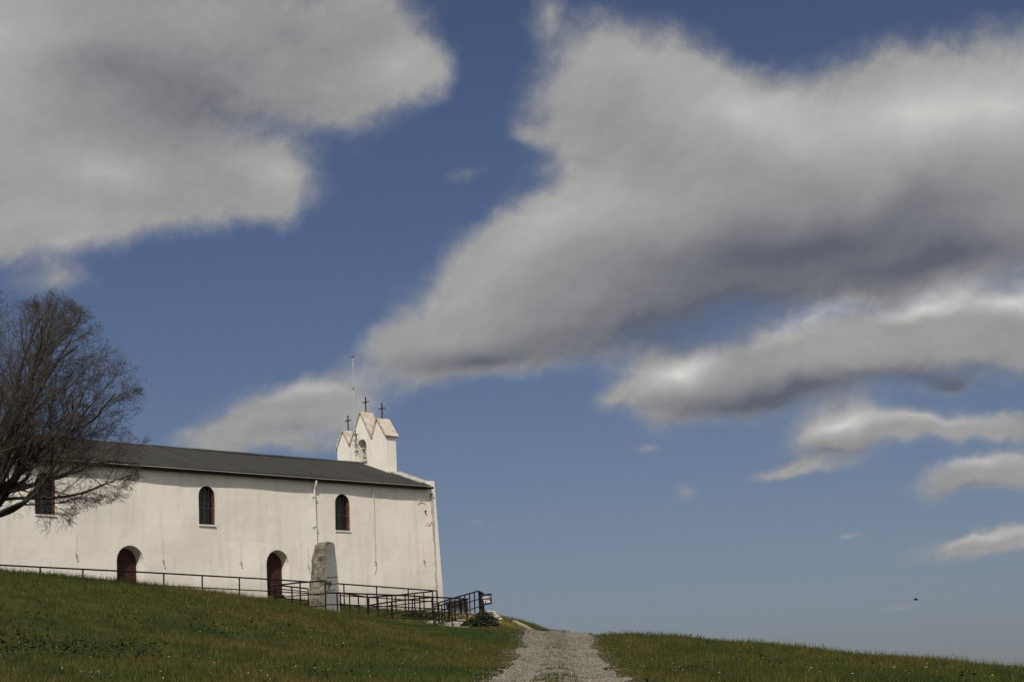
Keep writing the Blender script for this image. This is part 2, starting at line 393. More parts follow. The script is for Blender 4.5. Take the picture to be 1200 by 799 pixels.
co = part(cut, 'cutter', M['brick'])
md = wall.modifiers.new('b', 'BOOLEAN'); md.object = co; md.operation = 'DIFFERENCE'; md.solver = 'EXACT'
wall.data.materials.append(M['brick'])
bpy.context.view_layer.update(); dg = bpy.context.evaluated_depsgraph_get()
nm = bpy.data.meshes.new_from_object(wall.evaluated_get(dg)); nm.name = 'wall'
wall.modifiers.clear(); wall.data = nm
bpy.data.objects.remove(co)
# material slots: brick only inside the window reveals
nm.materials.clear(); nm.materials.append(M['plaster']); nm.materials.append(M['brick'])
for pl in nm.polygons:
    c0 = pl.center; pl.material_index = 0
    for u, w, z0, z1 in WINS:
        if u-w/2-.02 < c0.x < u+w/2+.02 and .03 < c0.y < .26 and z0-.02-ZB < c0.z < z1+.02-ZB: pl.material_index = 1
# doors
for u, w, z0, z1 in DOORS:
    mb = MB(); mb.prism(arch(w-.18, z1-z0-.11, u-.02, z0), .40, .46, 1); d = part(mb, 'door', M['door'])
    mb = MB()
    for k in range(1, 7):
        x = u-.02-(w-.18)/2+(w-.18)*k/7; mb.box((x-.008, .392, z0), (x+.008, .41, z1-.42))
    part(mb, 'plank_joint', M['iron'], d)
    mb = MB(); mb.tube([(u-.35, .39, z0+1.0), (u-.35, .33, z0+1.0), (u-.35, .33, z0+1.12), (u-.35, .39, z0+1.12)], .012); part(mb, 'handle', M['iron'], d)
    mb = MB(); mb.box((u-w/2-.08, -.10, 4.6), (u+w/2+.1, .46, z0+.03)); part(mb, 'threshold', M['coping'])
# windows
for u, w, z0, z1 in WINS[:3]:
    mb = MB(); mb.prism(arch(w-.04, z1-z0-.02, u, z0+.01), .225, .26, 1); wn = part(mb, 'window', M['glass'])
    mb = MB()
    nbar = 5
    for k in range(1, nbar+1):
        x = u-w/2+w*k/(nbar+1); dx = abs(x-u); top = z1-w/2+math.sqrt(max((w/2)**2-dx**2, 0))
        mb.tube([(x, .05, z0), (x, .05, top)], .012, 5)
    for z in (z0+.12, z0+.62, z0+1.12): mb.box((u-w/2, .035, z-.012), (u+w/2, .06, z+.012))
    part(mb, 'grille', M['iron'], wn)
    mb = MB(); mb.box((u-w/2-.02, -.045, z0-.05), (u+w/2+.03, .24, z0+.012)); part(mb, 'sill', M['zinc'] if False else M['pipe'], wn)
    mb = MB()
    for k in (-1, 1): mb.box((u+k*.01-.018, .20, z0+.02), (u+k*.01+.018, .222, z1-.06))
    mb.box((u-w/2+.03, .198, z0+.7), (u+w/2-.03, .223, z0+.74)); part(mb, 'frame', M['panel'], wn)
# roof: corrugated sheet, two slopes
def roof_side(v0, z0_, v1, z1_, u0=-40.3, u1=-.27):
    uu = np.arange(u0, u1, .055); mb = MB(); n = len(uu); vs = []
    for u in uu:
        ph = ((u/.22) % 1); w = .022 if ph < .25 else 0
        for t in (0, .25, .5, .75, 1):
            sag = .015*math.sin(u*.5+t*2)
            vs.append((u, v0+(v1-v0)*t, z0_+(z1_-z0_)*t+w+sag))
        vs.append((u, v1, z1_-.06)); vs.append((u, v0, z0_-.05))
    fs = [(i*7+k, i*7+(k+1) % 7, (i+1)*7+(k+1) % 7, (i+1)*7+k) for i in range(n-1) for k in range(7)]
    fs += [tuple(range(7)), tuple((n-1)*7+k for k in range(7))[::-1]]
    mb.add(vs, fs); return mb
mb = roof_side(-.17, 10.785, WID/2, RZ); b2 = roof_side(WID+.40, 10.70, WID/2+.001, RZ); mb.add(b2.v, b2.f); rf = part(mb, 'roof', M['roof'])
mb = MB()
for k in range(36):     # overlapping ridge caps
    a = -40.3+k*1.1; b_ = a+1.14
    if b_ > -.85: b_ = -.85
    e = .008*(k % 2); mb.prism([(WID/2-.16, RZ-.03+e), (WID/2, RZ+.055+e), (WID/2+.16, RZ-.03+e), (WID/2+.15, RZ-.05), (WID/2, RZ+.02), (WID/2-.15, RZ-.05)], a, b_, 0)
part(mb, 'ridge_cap', M['roof'], rf)
mb = MB()              # soffit board and gutter
mb.box((-40.2, -.20, 10.60), (-.45, -.02, 10.70)); part(mb, 'soffit', M['gutter'])
gp = [(-.265+.07*math.cos(t), 10.69+.085*math.sin(t)) for t in np.linspace(math.pi, 2*math.pi, 8)]
gp += [(p[0]*1+(-.265-p[0])*.14, p[1]+(10.69-p[1])*.14) for p in gp[::-1]]
mb = MB(); mb.prism(gp, -40.2, -.30, 0); gt = part(mb, 'gutter', M['gutter'])
mb = MB(); mb.tube([(-40.2, -.34, 10.70), (-9, -.34, 10.70), (-.36, -.338, 10.705)], .012, 5);  part(mb, 'gutter_lip', M['zinc'], gt)
# downpipe
mb = MB(); mb.tube([(-7.32, -.27, 10.62), (-7.32, -.25, 10.50), (-7.30, -.13, 10.34), (-7.29, -.10, 10.2), (-7.27, -.11, 5.5), (-7.27, -.25, 5.35)], .048, 8); dp = part(mb, 'downpipe', M['pipe'], smooth=True)
for z in (9.9, 8.6, 7.3, 6.1):
    mb = MB(); mb.box((-7.36, -.165, z), (-7.20, .0, z+.035)); part(mb, 'pipe_clip', M['zinc'], dp)
# cables hanging down the face, ending in a small dark hook
for u, zt, zb in ((-19.44, 8.7, 7.05), (-15.33, 9.1, 6.92), (-11.38, 9.05, 6.95), (-7.72, 8.9, 6.9), (-3.83, 10.62, 7.15), (-.85, 10.3, 7.3)):
    heavy = u == -3.83
    if not heavy: zt = zb+.9
    mb = MB(); pts = [(u+.012*math.sin(k*1.9+u), -.075-(.01 if heavy else 0), zt+(zb-zt)*k/8) for k in range(9)]
    if heavy: pts += [(u+.04, -.075, zb-.25), (u-.06, -.07, zb-.5)]
    mb.tube(pts,   .013 if heavy else .005, 5); cb = part(mb, 'wall_cable', M['cable'])
    mb = MB(); mb.tube([(u-.02, -.06, zb+.03), (u-.02, -.12, zb), (u, -.14, zb-.07), (u+.03, -.11, zb-.12), (u+.01, -.08, zb-.15)], .015, 5); part(mb, 'hook', M['iron'], cb)
for pts in ([(-1.15, -.08, 10.02), (-.95, -.08, 10.13), (-.75, -.08, 10.10), (-.62, -.08, 10.02)], [(-.62, -.08, 9.05), (-.45, -.08, 9.02), (-.36, -.08, 9.10), (-.30, -.08, 9.22)]):
    mb = MB(); mb.tube(pts, .016, 5); part(mb, 'cable_loop', M['cable'])
mb = MB(); mb.box((-.66, -.1, 9.55), (-.60, -.02, 9.62)); part(mb, 'cable_box', M['iron'])
# battered corner pilaster, its kneeler, and the joint beside it
mb = MB(); z0_, z1_ = 4.3, 10.95
mb.hexa([(-.06, -.14, z0_), (.30, -.14, z0_), (.34, .9, z0_), (-.06, .9, z0_), (-.24, -.06, z1_), (.0, -.06, z1_), (.0, .7, z1_+.12), (-.24, .7, z1_+.12)]); part(mb, 'corner_pilaster', M['plaster'])
mb = MB(); vs = []
zz_ = np.arange(4.6, 10.6, .12)
for z in zz_:
    e = -.085-.165*(z-4.3)/6.65+.03*(vn(np.array([z*3.1]), np.array([2.0]))[0]-.5); w_ = .002+.03*max(0, vn(np.array([z*2.3+4]), np.array([7.0]))[0]-.45)
    vs += [(e-w_, -.15, z), (e+w_, -.15, z), (e+w_, .05, z), (e-w_, .05, z)]
mb.add(vs, [(i*4+k, i*4+(k+1) % 4, (i+1)*4+(k+1) % 4, (i+1)*4+k) for i in range(len(zz_)-1) for k in range(4)])
part(mb, 'open_joint', M['coping'])
# gable coping
def sl(v): return 10.86+(RZ-10.845+.0)*v/(WID/2)
for s in (1, -1):
    f = (lambda v: v) if s == 1 else (lambda v: WID-v)
    mb = MB()
    for k in range(6):
        v0, v1 = .30+k*.66, .30+(k+1)*.66-.015
        if k == 5: v1 = WID/2
        mb.hexa([(-.62, f(v0), sl(v0)-.12), (.03, f(v0), sl(v0)-.12), (.03, f(v1), sl(v1)-.12), (-.62, f(v1), sl(v1)-.12),
                 (-.62, f(v0), sl(v0)+.03), (.03, f(v0), sl(v0)+.07), (.03, f(v1), sl(v1)+.07), (-.62, f(v1), sl(v1)+.03)])
    part(mb, 'gable_coping', M['coping'])
mb = MB(); mb.box((-.25, -.058, 10.80), (-.003, .29, 11.02)); part(mb, 'kneeler', M['plaster'])

# bell gable (parts of the chapel, one level deeper)
UF, UB = -.85, -.22
prof = [(2.26, 11.2), (2.26, 13.44), (2.83, 14.27), (3.24, 13.40), (4.00, 14.74), (4.83, 13.24), (5.33, 14.02), (5.80, 13.20), (5.80, 11.2)]
mb = MB(); mb.prism(prof, UF, UB, 0); bg = part(mb, 'bell_gable', M['plaster'])
mb = MB(); op = arch(.62, 1.05, 3.98, 12.40); mb.prism(op, UF-.5, UB+.5, 0); co = part(mb, 'cutter', M['plaster'])
md = bg.modifiers.new('b', 'BOOLEAN'); md.object = co; md.operation = 'DIFFERENCE'; md.solver = 'EXACT'
bpy.context.view_layer.update(); dg = bpy.context.evaluated_depsgraph_get()
nm = bpy.data.meshes.new_from_object(bg.evaluated_get(dg)); nm.name = 'bell_gable'; bg.modifiers.clear(); bg.data = nm; bpy.data.objects.remove(co)
def cap(p, q, over_q):
    p = np.array(p); q = np.array(q); d = q-p; L = np.linalg.norm(d); d /= L; nrm = np.array([-d[1], d[0]]); nrm = nrm if nrm[1] > 0 else -nrm
    q = q+d*over_q; p = p-d*.0; t = .075
    mb = MB(); mb.prism([tuple(p+nrm*.002), tuple(q+nrm*.002), tuple(q+nrm*t), tuple(p+nrm*t)], UF-.07, UB+.10, 0); part(mb, 'gable_cap', M['lichen'], bg)
for a, b_, o in (((2.83, 14.27), (2.26, 13.44), .10), ((2.83, 14.27), (3.24, 13.40), -.03), ((4.0, 14.74), (3.24, 13.40), -.02), ((4.0, 14.74), (4.83, 13.24), -.02),
                 ((5.33, 14.02), (4.83, 13.24), -.03), ((5.33, 14.02), (5.80, 13.20), .10)): cap(a, b_, o)
mb = MB(); mb.box((UF-.06, 2.18, 11.62), (UB+.12, 2.30, 11.70)); part(mb, 'string_course', M['lichen'], bg)
mb = MB(); mb.box((UF-.06, 3.62, 12.33), (UB+.05, 4.33, 12.41)); part(mb, 'opening_sill', M['coping'], bg)
for v, z in ((2.84, 14.33), (4.0, 14.80), (5.33, 14.08)):
    um = -.52
    mb = MB(); mb.box((um-.022, v-.022, z-.05), (um+.022, v+.022, z+.74)); mb.box((um-.026, v-.215, z+.46), (um+.026, v+.215, z+.502)); part(mb, 'cross', M['iron'], bg)
# bell: hangs in the opening, a thing of its own
bc = chw(-.55, 3.98, 12.52); be = empty('bell', tuple(bc), math.pi/2-TH)
tag(be, 'small weathered bell hanging in the arched opening of the bell gable', 'bell')
mb = MB(); mb.lathe([(.0, .44), (.07, .43), (.10, .38), (.115, .25), (.15, .12), (.205, .02), (.215, 0), (.19, 0), (.14, .1), (.10, .3), (0, .38)], (0, 0, .05), 20); mb.build('bell_body', M['bronze'], be, True)
mb = MB(); mb.box((-.06, -.31, .50), (.06, .31, .62)); mb.build('yoke', M['coping'], be)
mb = MB(); mb.tube([(0, 0, .4), (0, 0, .04)], .012, 6); mb.lathe([(0, .07), (.035, .04), (.035, .01), (0, -.02)], (0, 0, 0), 8); mb.build('clapper', M['iron'], be)
# antenna mast clamped to the face of the bell gable
am = chw(-1.0, 4.32, 12.75); an = empty('antenna_mast', tuple(am), math.pi/2-TH); tag(an, 'thin pale antenna mast with crossbars clamped to the bell gable', 'antenna')
mb = MB(); mb.tube([(0, 0, -.1), (0, 0, 1.6), (0, 0, 3.2)], .013, 6); mb.tube([(0, 0, 3.2), (0, 0, 4.75)], .010, 6); mb.build('pole', M['zinc'], an)
mb = MB(); mb.tube([(0, 0, 3.15), (0, 0, 3.25)], .028, 8); mb.build('joint', M['gutter'], an)
mb = MB(); mb.tube([(0, 0, 4.72), (0, 0, 4.80)], .022, 8); mb.tube([(0, -.13, 4.76), (0, .13, 4.76)], .012, 5); mb.tube([(-.09, 0, 4.74), (.09, 0, 4.80)], .012, 5); mb.build('aerial_head', M['gutter'], an)
mb = MB(); mb.tube([(-.05, -.14, .25), (-.05, -.14, 1.15)], .014, 5)
for z in (.45, .68, .92): mb.tube([(-.05, -.36, z+.02), (-.05, .12, z)], .013, 5)
mb.tube([(-.05, -.14, .5), (-.05, -.26, .25)], .012, 5); mb.build('crossbar', M['iron'], an)
for z in (.15, .95):
    mb = MB(); mb.box((0, -.03, z), (.2, .03, z+.04)); mb.build('clamp', M['iron'], an)
mb = MB(); mb.tube([(.0, 0, 4.7), (.02, -.35, 2.2)], .005, 4); mb.build('stay_wire', M['zinc'], an)

# ------------------------------------------------------------------ railings
def railing(label, pts, height, offs, spacing, group='railings round the chapel ramps', thick=.028, posts=None, endpost=(True, True), post_down=.25):
    """pts: world points of the top rail; offs: rail drops below the top"""
    base = np.array(pts[0]); base = np.array([base[0], base[1], base[2]-height])
    e = empty('metal_railing', tuple(base)); tag(e, label, 'railing', group)
    pts = [np.array(p, float) for p in pts]
    for k, of in enumerate(offs):
        mb = MB(base); mb.tube([p-np.array([0, 0, of]) for p in pts], thick*(1.1 if k == 0 else .8), 6); mb.build('rail', M['rail'], e)
    seg = [np.linalg.norm(b-a) for a, b in zip(pts[:-1], pts[1:])]; tot = sum(seg)
    if posts is None: posts = np.linspace(0, 1, max(2, round(tot/spacing)+1))
    for t in posts:
        s = t*tot; k = 0
        while k < len(seg)-1 and s > seg[k]: s -= seg[k]; k += 1
        p = pts[k]+(pts[k+1]-pts[k])*min(s/seg[k], 1)
        mb = MB(base); w = thick*.95
        mb.box((p[0]-w, p[1]-w, p[2]-height-post_down), (p[0]+w, p[1]+w, p[2]-.005)); mb.build('post', M['rail'], e)
    return e
def fl(u, z, off=1.8): return chw(u, -off, z)
A_pts = [fl(u, z) for u, z in ((-29.6, 6.53), (-23.84, 6.39), (-17.63, 6.27), (-11.51, 6.12), (-7.36, 5.99), (-1.75, 5.78))]
La = 27.85; pu = [-29.6+1.865*k for k in range(15)]+[-1.75]
railing('long two-bar dark railing running the length of the chapel wall past both doors', A_pts, .98, (0, .49), 1.865, posts=[(u+29.6)/La for u in pu])
F_pts = [at(322, 685.0, 78.5), at(361, 689.4, 82)]
railing('short railing behind the left side of the standing stone', F_pts, .95, (0, .14, .50, .90), 1.9)
E_pts = [at(320, 685.8, 78.3), at(352, 682.2, 77), at(381, 680.3, 75.9)]
railing('tall three-bar railing crossing in front of the standing stone', E_pts, 1.12, (0, .50, .97), 1.0, posts=[.53, 1.0])
railing('low stub of railing left of the standing stone in the grass', [at(324.5, 698.3, 77.6), at(333, 697.6, 77.3)], .55, (0, .45), 1, posts=[0])
C_pts = [at(380.5, 694.3, 76.6), at(396, 694.4, 77), at(470, 697.3, 78), at(549, 701.5, 79)]
railing('nearest three-bar railing running from the standing stone across the front of the ramps', C_pts, .95, (0, .46, .90), 2.2, posts=[.095, .88, .985, .66, .30, .47])
G_pts = [at(397, 694.0, 79.5), at(431.5, 699.4, 80.5)]
railing('short sloping railing just right of the standing stone', G_pts, .9, (0, .44), 1.2, posts=[.05, .36, .66, .97])
B_pts = [at(432, 699.6, 80.5), at(466, 697, 84), at(507, 692.6, 88)]
railing('three-bar railing climbing the ramp towards the chapel corner', B_pts, .86, (0, .42, .82), 1.1)
B2_pts = [at(432, 709, 79), at(466, 703.5, 82), at(506, 699.5, 86)]
railing('lower handrail of the ramp rising to the chapel corner', B2_pts, .62, (0, .50), 2.2)
D1_pts = [at(507.5, 708.2, 78.6), at(534, 699.6, 83), at(561, 692.1, 88)]
railing('far railing of the right ramp, rising to its top beside the road sign', D1_pts, .93, (0, .36, .70), 1.02)
D2_pts = [at(509.5, 710.3, 77.9), at(528, 706, 80.5), at(547, 701.9, 83.5)]
railing('near railing of the right ramp beside the dark bush', D2_pts, .86, (0, .36, .70), 1.15)
H_pts = [at(561.2, 692.3, 87.6), at(566.5, 695.0, 84)]
railing('short end railing at the ramp top right behind the road sign', H_pts, .85, (0, .3, .6), .9)

# concrete ramps under the railings
def deck(name, label, P, Q, drop, w, th=.5):
    P = np.array(P)-np.array([0, 0, drop]); Q = np.array(Q)-np.array([0, 0, drop]); d = Q-P; n_ = np.array([-d[1], d[0], 0]); n_ /= np.linalg.norm(n_)
    mb = MB(P); n = 10; vs = []
    for k in range(n+1):
        p = P+d*k/n
        vs += [p-n_*w[0], p+n_*w[1], p+n_*w[1]-np.array([0, 0, th]), p-n_*w[0]-np.array([0, 0, th])]
    fs = [(i*4+k, i*4+(k+1) % 4, (i+1)*4+(k+1) % 4, (i+1)*4+k) for i in range(n) for k in range(4)]+[(0, 1, 2, 3), (n*4+3, n*4+2, n*4+1, n*4)]
    mb.add(vs, fs); o = mb.build(name, M['concrete']); tag(o, kind='structure')
    DECKS.append((P, Q, max(w)*.5+.1)); return o
deck('concrete_ramp', '', D2_pts[0], at(556, 700, 87), .90, (.05, 1.25))
deck('concrete_ramp', '', B_pts[0], B_pts[-1], .88, (.05, 1.2))
# trodden concrete apron at the foot of the ramp
ap = [at(486, 730, 77.8), at(516, 735, 77.2), at(549, 733, 78), at(560, 733.2, 79.5), at(548, 726, 82), at(508, 722, 81)]
mb = MB(); nA = len(ap); tz = [h1(p[0], p[1])+.05 for p in ap]
mb.add([(p[0], p[1], z) for p, z in zip(ap, tz)]+[(p[0], p[1], z-.4) for p, z in zip(ap, tz)], [tuple(range(nA)), tuple(range(2*nA-1, nA-1, -1))]+[(i, nA+i, nA+(i+1) % nA, (i+1) % nA) for i in range(nA)])
o = mb.build('pavement', M['concrete']); tag(o, kind='structure')
DECKS.append((np.array([at(495, 730, 78)[0], 79, 0]), np.array([at(552, 730, 79)[0], 79.8, 0]), 1.2))

# ------------------------------------------------------------------ standing stone
sb = at(381, 721, 77.6); sb[2] = h1(sb[0], sb[1])-.1
st = empty('standing_stone', tuple(sb)); tag(st, 'tall granite standing stone with one rough side and one smooth cut side', 'standing stone')
zt = at(384, 634.5, 77.6)[2]-sb[2]
def lv(px_l, px_m, px_r, z):   # plan corners at a given height: front edge, right, back, left
    sc = 77.6/F; m_ = (px_m-381)*sc
    return [(m_, 0, z), ((px_r-381)*sc, .62, z), ((px_r-381)*sc-.25, .95, z), ((px_l-381)*sc+.1, .75, z), ((px_l-381)*sc, .34, z)]
outline = [(361, 381.5, 397.5, 0), (361.5, 381.5, 397, .35), (362.5, 382, 396.2, .9), (363.5, 382.3, 395.6, 1.4), (365.5, 382.8, 394.6, 2.0), (366.4, 383.2, 394, 2.3), (367.6, 383.8, 393.2, 2.6), (370, 384.2, 392.6, zt-.09), (374, 385.5, 391.5, zt+.01)]
# grid: 5 sides subdivided horizontally
per = 8; rings = []; Zs = []
zz = np.linspace(0, outline[-1][3], 34)
key = np.array([[p for c_ in lv(*o_) for p in c_] for o_ in outline]); kz = np.array([o_[3] for o_ in outline])
mbr = MB(); mbs = MB(); ringsR = []; ringsS = []
for z in zz:
    row = np.array([np.interp(z, kz, key[:, c_]) for c_ in range(key.shape[1])]).reshape(-1, 3); row[:, 2] = z
    def side(a, b, n, amp):
        out = []
        for k in range(n+1):
            t = k/n; p = row[a]*(1-t)+row[b]*t
            ed = math.sin(math.pi*min(max(t, 0), 1)) if amp else 0
            nn = amp*((vn(np.array([p[0]*5+p[1]*4+20]), np.array([z*4]))[0]-.5)*1.6+(vn(np.array([p[0]*16+p[1]*12]), np.array([z*11+3]))[0]-.5)*.8)
            dr = (p-np.array([.0, .45, z])); dr[2] = 0; dr /= np.linalg.norm(dr)
            out.append(p+dr*nn*(.35+.65*ed))
        return out
    sm = side(0, 1, 4, .0)
    rg = side(1, 2, 3, .05)[1:-1]+side(2, 3, 5, .09)[:-1]+side(3, 4, 4, .09)[:-1]+side(4, 0, 10, .10)
    rg[-1] = sm[0]
    ringsS.append(sm); ringsR.append([sm[-1]]+rg)
def grid(mb, R_, cap_=False):
    n = len(R_[0]); mb.add([p for r_ in R_ for p in r_], [(i*n+k, i*n+k+1, (i+1)*n+k+1, (i+1)*n+k) for i in range(len(R_)-1) for k in range(n-1)])
    if cap_: mb.f.append(tuple((len(R_)-1)*n+k for k in range(n)))
grid(mbr, ringsR, True); grid(mbs, ringsS)
mbr.build('rough_side', M['granite_rough'], st); mbs.build('cut_side', M['granite_cut'], st)
mb = MB()
A0, B0 = np.array(ringsS[0][0]), np.array(ringsS[0][-1]); dv_ = (B0-A0)/np.linalg.norm(B0-A0); nv = np.array([dv_[1], -dv_[0], 0])
def onface(t, z):
    k = min(int(z/zz[-1]*33), 33); a, b_ = np.array(ringsS[k][0]), np.array(ringsS[k][-1]); p = a+(b_-a)*t; p[2] = z; return p+nv*.006
for z, t0, t1 in ((1.62, .05, .95), (1.36, .35, .95), (1.10, .05, .7)):
    mb.tube([onface(t0, z), onface((t0+t1)/2, z+.02), onface(t1, z+.05)], .009, 5)
part_o = mb.build('carved_groove', M['panel'], st)
mb = MB()
for a, b_ in (((.06, 1.43), (.40, 1.33)), ((.30, 1.50), (.22, 1.18)), ((.10, 1.52), (.06, 1.36)), ((.36, 1.40), (.44, 1.48))): mb.tube([onface(*a)+nv*.01, onface(*b_)+nv*.01], .022, 5)
mb.build('iron_emblem', M['iron'], st)

# ------------------------------------------------------------------ road sign
sp_ = at(566.3, 718, 83); sp_[2] = h1(sp_[0], sp_[1])-.1
sg = empty('road_sign', tuple(sp_), rad(8)); tag(sg, 'small navy sign with white lettering and number at the ramp top', 'sign')
ztop = at(566, 695.5, 83)[2]-sp_[2]; zbot = at(566, 709, 83)[2]-sp_[2]
mb = MB(); mb.tube([(-.02, .03, 0), (-.02, .03, ztop-.04)], .028, 8); po = mb.build('post', M['rail'], sg)
mb = MB(); mb.tube([(-.02, .03, .12), (-.02, .03, .34)], .034, 8); mb.build('white_sleeve', M['white'], po)
mb = MB(); mb.hexa([(-.06, -.02, zbot-.02), (.39, -.02, zbot+.05), (.39, .0, zbot+.05), (-.06, .0, zbot-.02), (-.06, -.02, ztop-.03), (.38, -.02, ztop+.02), (.38, .0, ztop+.02), (-.06, .0, ztop-.03)]); bd = mb.build('board', M['navy'], sg)
def text(s, size, loc, rot, mat, parent, name='lettering', extr=.002):
    cu = bpy.data.curves.new(name, 'FONT'); cu.body = s; cu.size = size; cu.extrude = extr; cu.align_x = 'CENTER'; cu.offset = size*.012
    o = bpy.data.objects.new('t', cu); C.objects.link(o); bpy.context.view_layer.update()
    me = bpy.data.meshes.new_from_object(o.evaluated_get(bpy.context.evaluated_depsgraph_get())); bpy.data.objects.remove(o)
    o = bpy.data.objects.new(name, me); me.materials.append(mat); C.objects.link(o); o.parent = parent; o.location = loc; o.rotation_euler = rot; return o
text('ABRI+', .14, (.175, -.026, zbot+.295), (math.pi/2, -.07, 0), M['white'], bd)
text('706', .20, (.175, -.026, zbot+.10), (math.pi/2, -.07, 0), M['white'], bd)

# slate panel behind the rails
pn = at(534, 716, 84.5); pn[2] = h1(pn[0], pn[1])
pe = empty('information_panel', tuple(pn)); tag(pe, 'dark slate panel standing behind the railings of the right ramp', 'panel')
q = [at(523, 712.5, 83), at(549, 713.5, 86), at(547.5, 701.2, 86), at(522, 704.8, 83)]
mb = MB(pn); b4 = np.array([0, .06, 0]); mb.hexa([q[0], q[1], q[1]+b4, q[0]+b4, q[3], q[2], q[2]+b4, q[3]+b4]); mb.build('slab', M['panel'], pe)
for t in (.12, .88):
    p = q[0]*(1-t)+q[1]*t; mb = MB(pn); mb.box((p[0]-.04, p[1]+.07, p[2]-1.0), (p[0]+.04, p[1]+.14, p[2]+.05)); mb.build('leg', M['rail'], pe)

# pale rocks beside the sign and the pale kerb on the mound
def rock(c, s, seed, label):
    R = np.random.default_rng(seed); mb = MB(c)
    n1, n2 = 9, 14; vs = []
    for i in range(n1+1):
        th = math.pi*i/n1
        for k in range(n2):
            ph = 2*math.pi*k/n2; d = np.array([math.sin(th)*math.cos(ph), math.sin(th)*math.sin(ph), math.cos(th)])
            r = 1+.35*(vn(np.array([d[0]*1.6+seed*3+10]), np.array([d[1]*1.6+d[2]*2+5]))[0]-.5)
            vs.append(np.array(c)+d*r*np.array(s))
    mb.add(vs, [(i*n2+k, i*n2+(k+1) % n2, (i+1)*n2+(k+1) % n2, (i+1)*n2+k) for i in range(n1) for k in range(n2)])
    o = mb.build('rock', M['rock']); tag(o, label, 'rock', 'pale rocks on the mound'); return o
rock(at(574.5, 719.5, 83.9), (.30, .4, .17), 1, 'large pale rock at the foot of the navy sign')
rock(at(581, 723, 83.8), (.20, .3, .11), 2, 'smaller flat pale rock right of the large one by the sign')
rock(at(586.5, 725.3, 83.7), (.11, .2, .07), 3, 'smallest pale rock, at the right end of the row by the sign')
kpts = [at(603, 731.5, 84.2), at(613, 736, 84.0), at(624, 741, 83.6), at(634, 745.3, 83.2)]
mb = MB(kpts[0]); 
for k in range(3):
    a, b_ = kpts[k].copy(), kpts[k+1].copy(); a[2] = h1(a[0], a[1])+.09; b_[2] = h1(b_[0], b_[1])+.09
    w = np.array([.07, .12, 0]); dz = np.array([0, 0, .3]); mb.hexa([a-w-dz, b_-w-dz, b_+w-dz, a+w-dz, a-w, b_-w, b_+w, a+w])
tag(mb.build('kerb', M['concrete']), kind='structure')

# ------------------------------------------------------------------ bushes (leaf clumps)
def leaf_mat(name, c1, c2):
    m, nt, b = new_mat(name, .7, .2); at_ = nd(nt, 'ShaderNodeAttribute'); at_.attribute_name = 'tint'
    r = ramp(nt, at_.outputs['Fac'], [(0, c1), (1, c2)]); nt.links.new(r.outputs['Color'], b.inputs['Base Color']); return m
M['leaf'] = leaf_mat('dark_leaf', (.007, .012, .006), (.022, .031, .012))
def leaves(n, blobs, size, seed, mat, name, parent, origin):
    R = np.random.default_rng(seed); k = R.integers(0, len(blobs), n); bl = np.array(blobs)[k]
    d = R.normal(size=(n, 3)); d /= np.linalg.norm(d, axis=1)[:, None]; d[:, 2] = np.abs(d[:, 2])*1.0-.1
    c = bl[:, :3]+d*bl[:, 3:6]*(R.random(n)**.45)[:, None]*(.85+.3*R.random(n))[:, None]
    a = R.normal(size=(n, 3)); a /= np.linalg.norm(a, axis=1)[:, None]; b_ = np.cross(a, R.normal(size=(n, 3))); b_ /= np.linalg.norm(b_, axis=1)[:, None]
    s = size*(.6+.8*R.random(n))[:, None]
    P = np.stack([c-a*s, c+b_*s*.45, c+a*s, c-b_*s*.45], 1)-np.array(origin)
    o = np_mesh(name, P.reshape(-1, 3), np.arange(n*4), np.arange(n)*4, np.full(n, 4), mat)
    A_ = o.data.attributes.new('tint', 'FLOAT', 'POINT'); A_.data.foreach_set('value', np.repeat(R.random(n), 4).astype(np.float32))
    if parent: o.parent = parent
    return o
def bush(pxs, label, seed, n=2600, size=.055):
    bl = []
    for px, py, d, rx, rz in pxs:
        p = at(px, py, d); bl.append((p[0], p[1], h1(p[0], p[1])-.05, rx, rx*.8, p[2]-h1(p[0], p[1])+.05 if rz is None else rz))
    o0 = np.array(bl[0][:3]); e = empty('shrub', tuple(o0)); tag(e, label, 'shrub')
    leaves(n, bl, size, seed, M['leaf'], 'foliage', e, o0)
    R = random.Random(seed)
    for b_ in bl:
        for k in range(2):
            mb = MB(o0); p = np.array([b_[0]+R.uniform(-.1, .1), b_[1]+R.uniform(-.1, .1), b_[2]-.05]); q_ = p+np.array([R.uniform(-.6, .6)*b_[3], R.uniform(-.6, .6)*b_[4], b_[5]*.85]); mb.tube([p, (p+q_)/2+np.array([.03, 0, .02]), q_], [.014, .01, .005], 5)
            mb.build('stem', M['bark'], e)
    return e
bush([(553, 723, 78.9, .38, .42), (561, 719, 79.6, .42, .62), (569, 718, 80.4, .42, .62), (546, 727, 78.4, .25, .25), (576, 722, 80.8, .30, .42)], 'low dark green bush beneath the navy sign at the ramp edge', 5, 5200)
bush([(494, 717, 82.2, .55, .30), (483, 718, 81.6, .5, .28), (503, 715, 83, .4, .25)], 'low dark weeds between the two ramps before the chapel corner', 9, 2400)

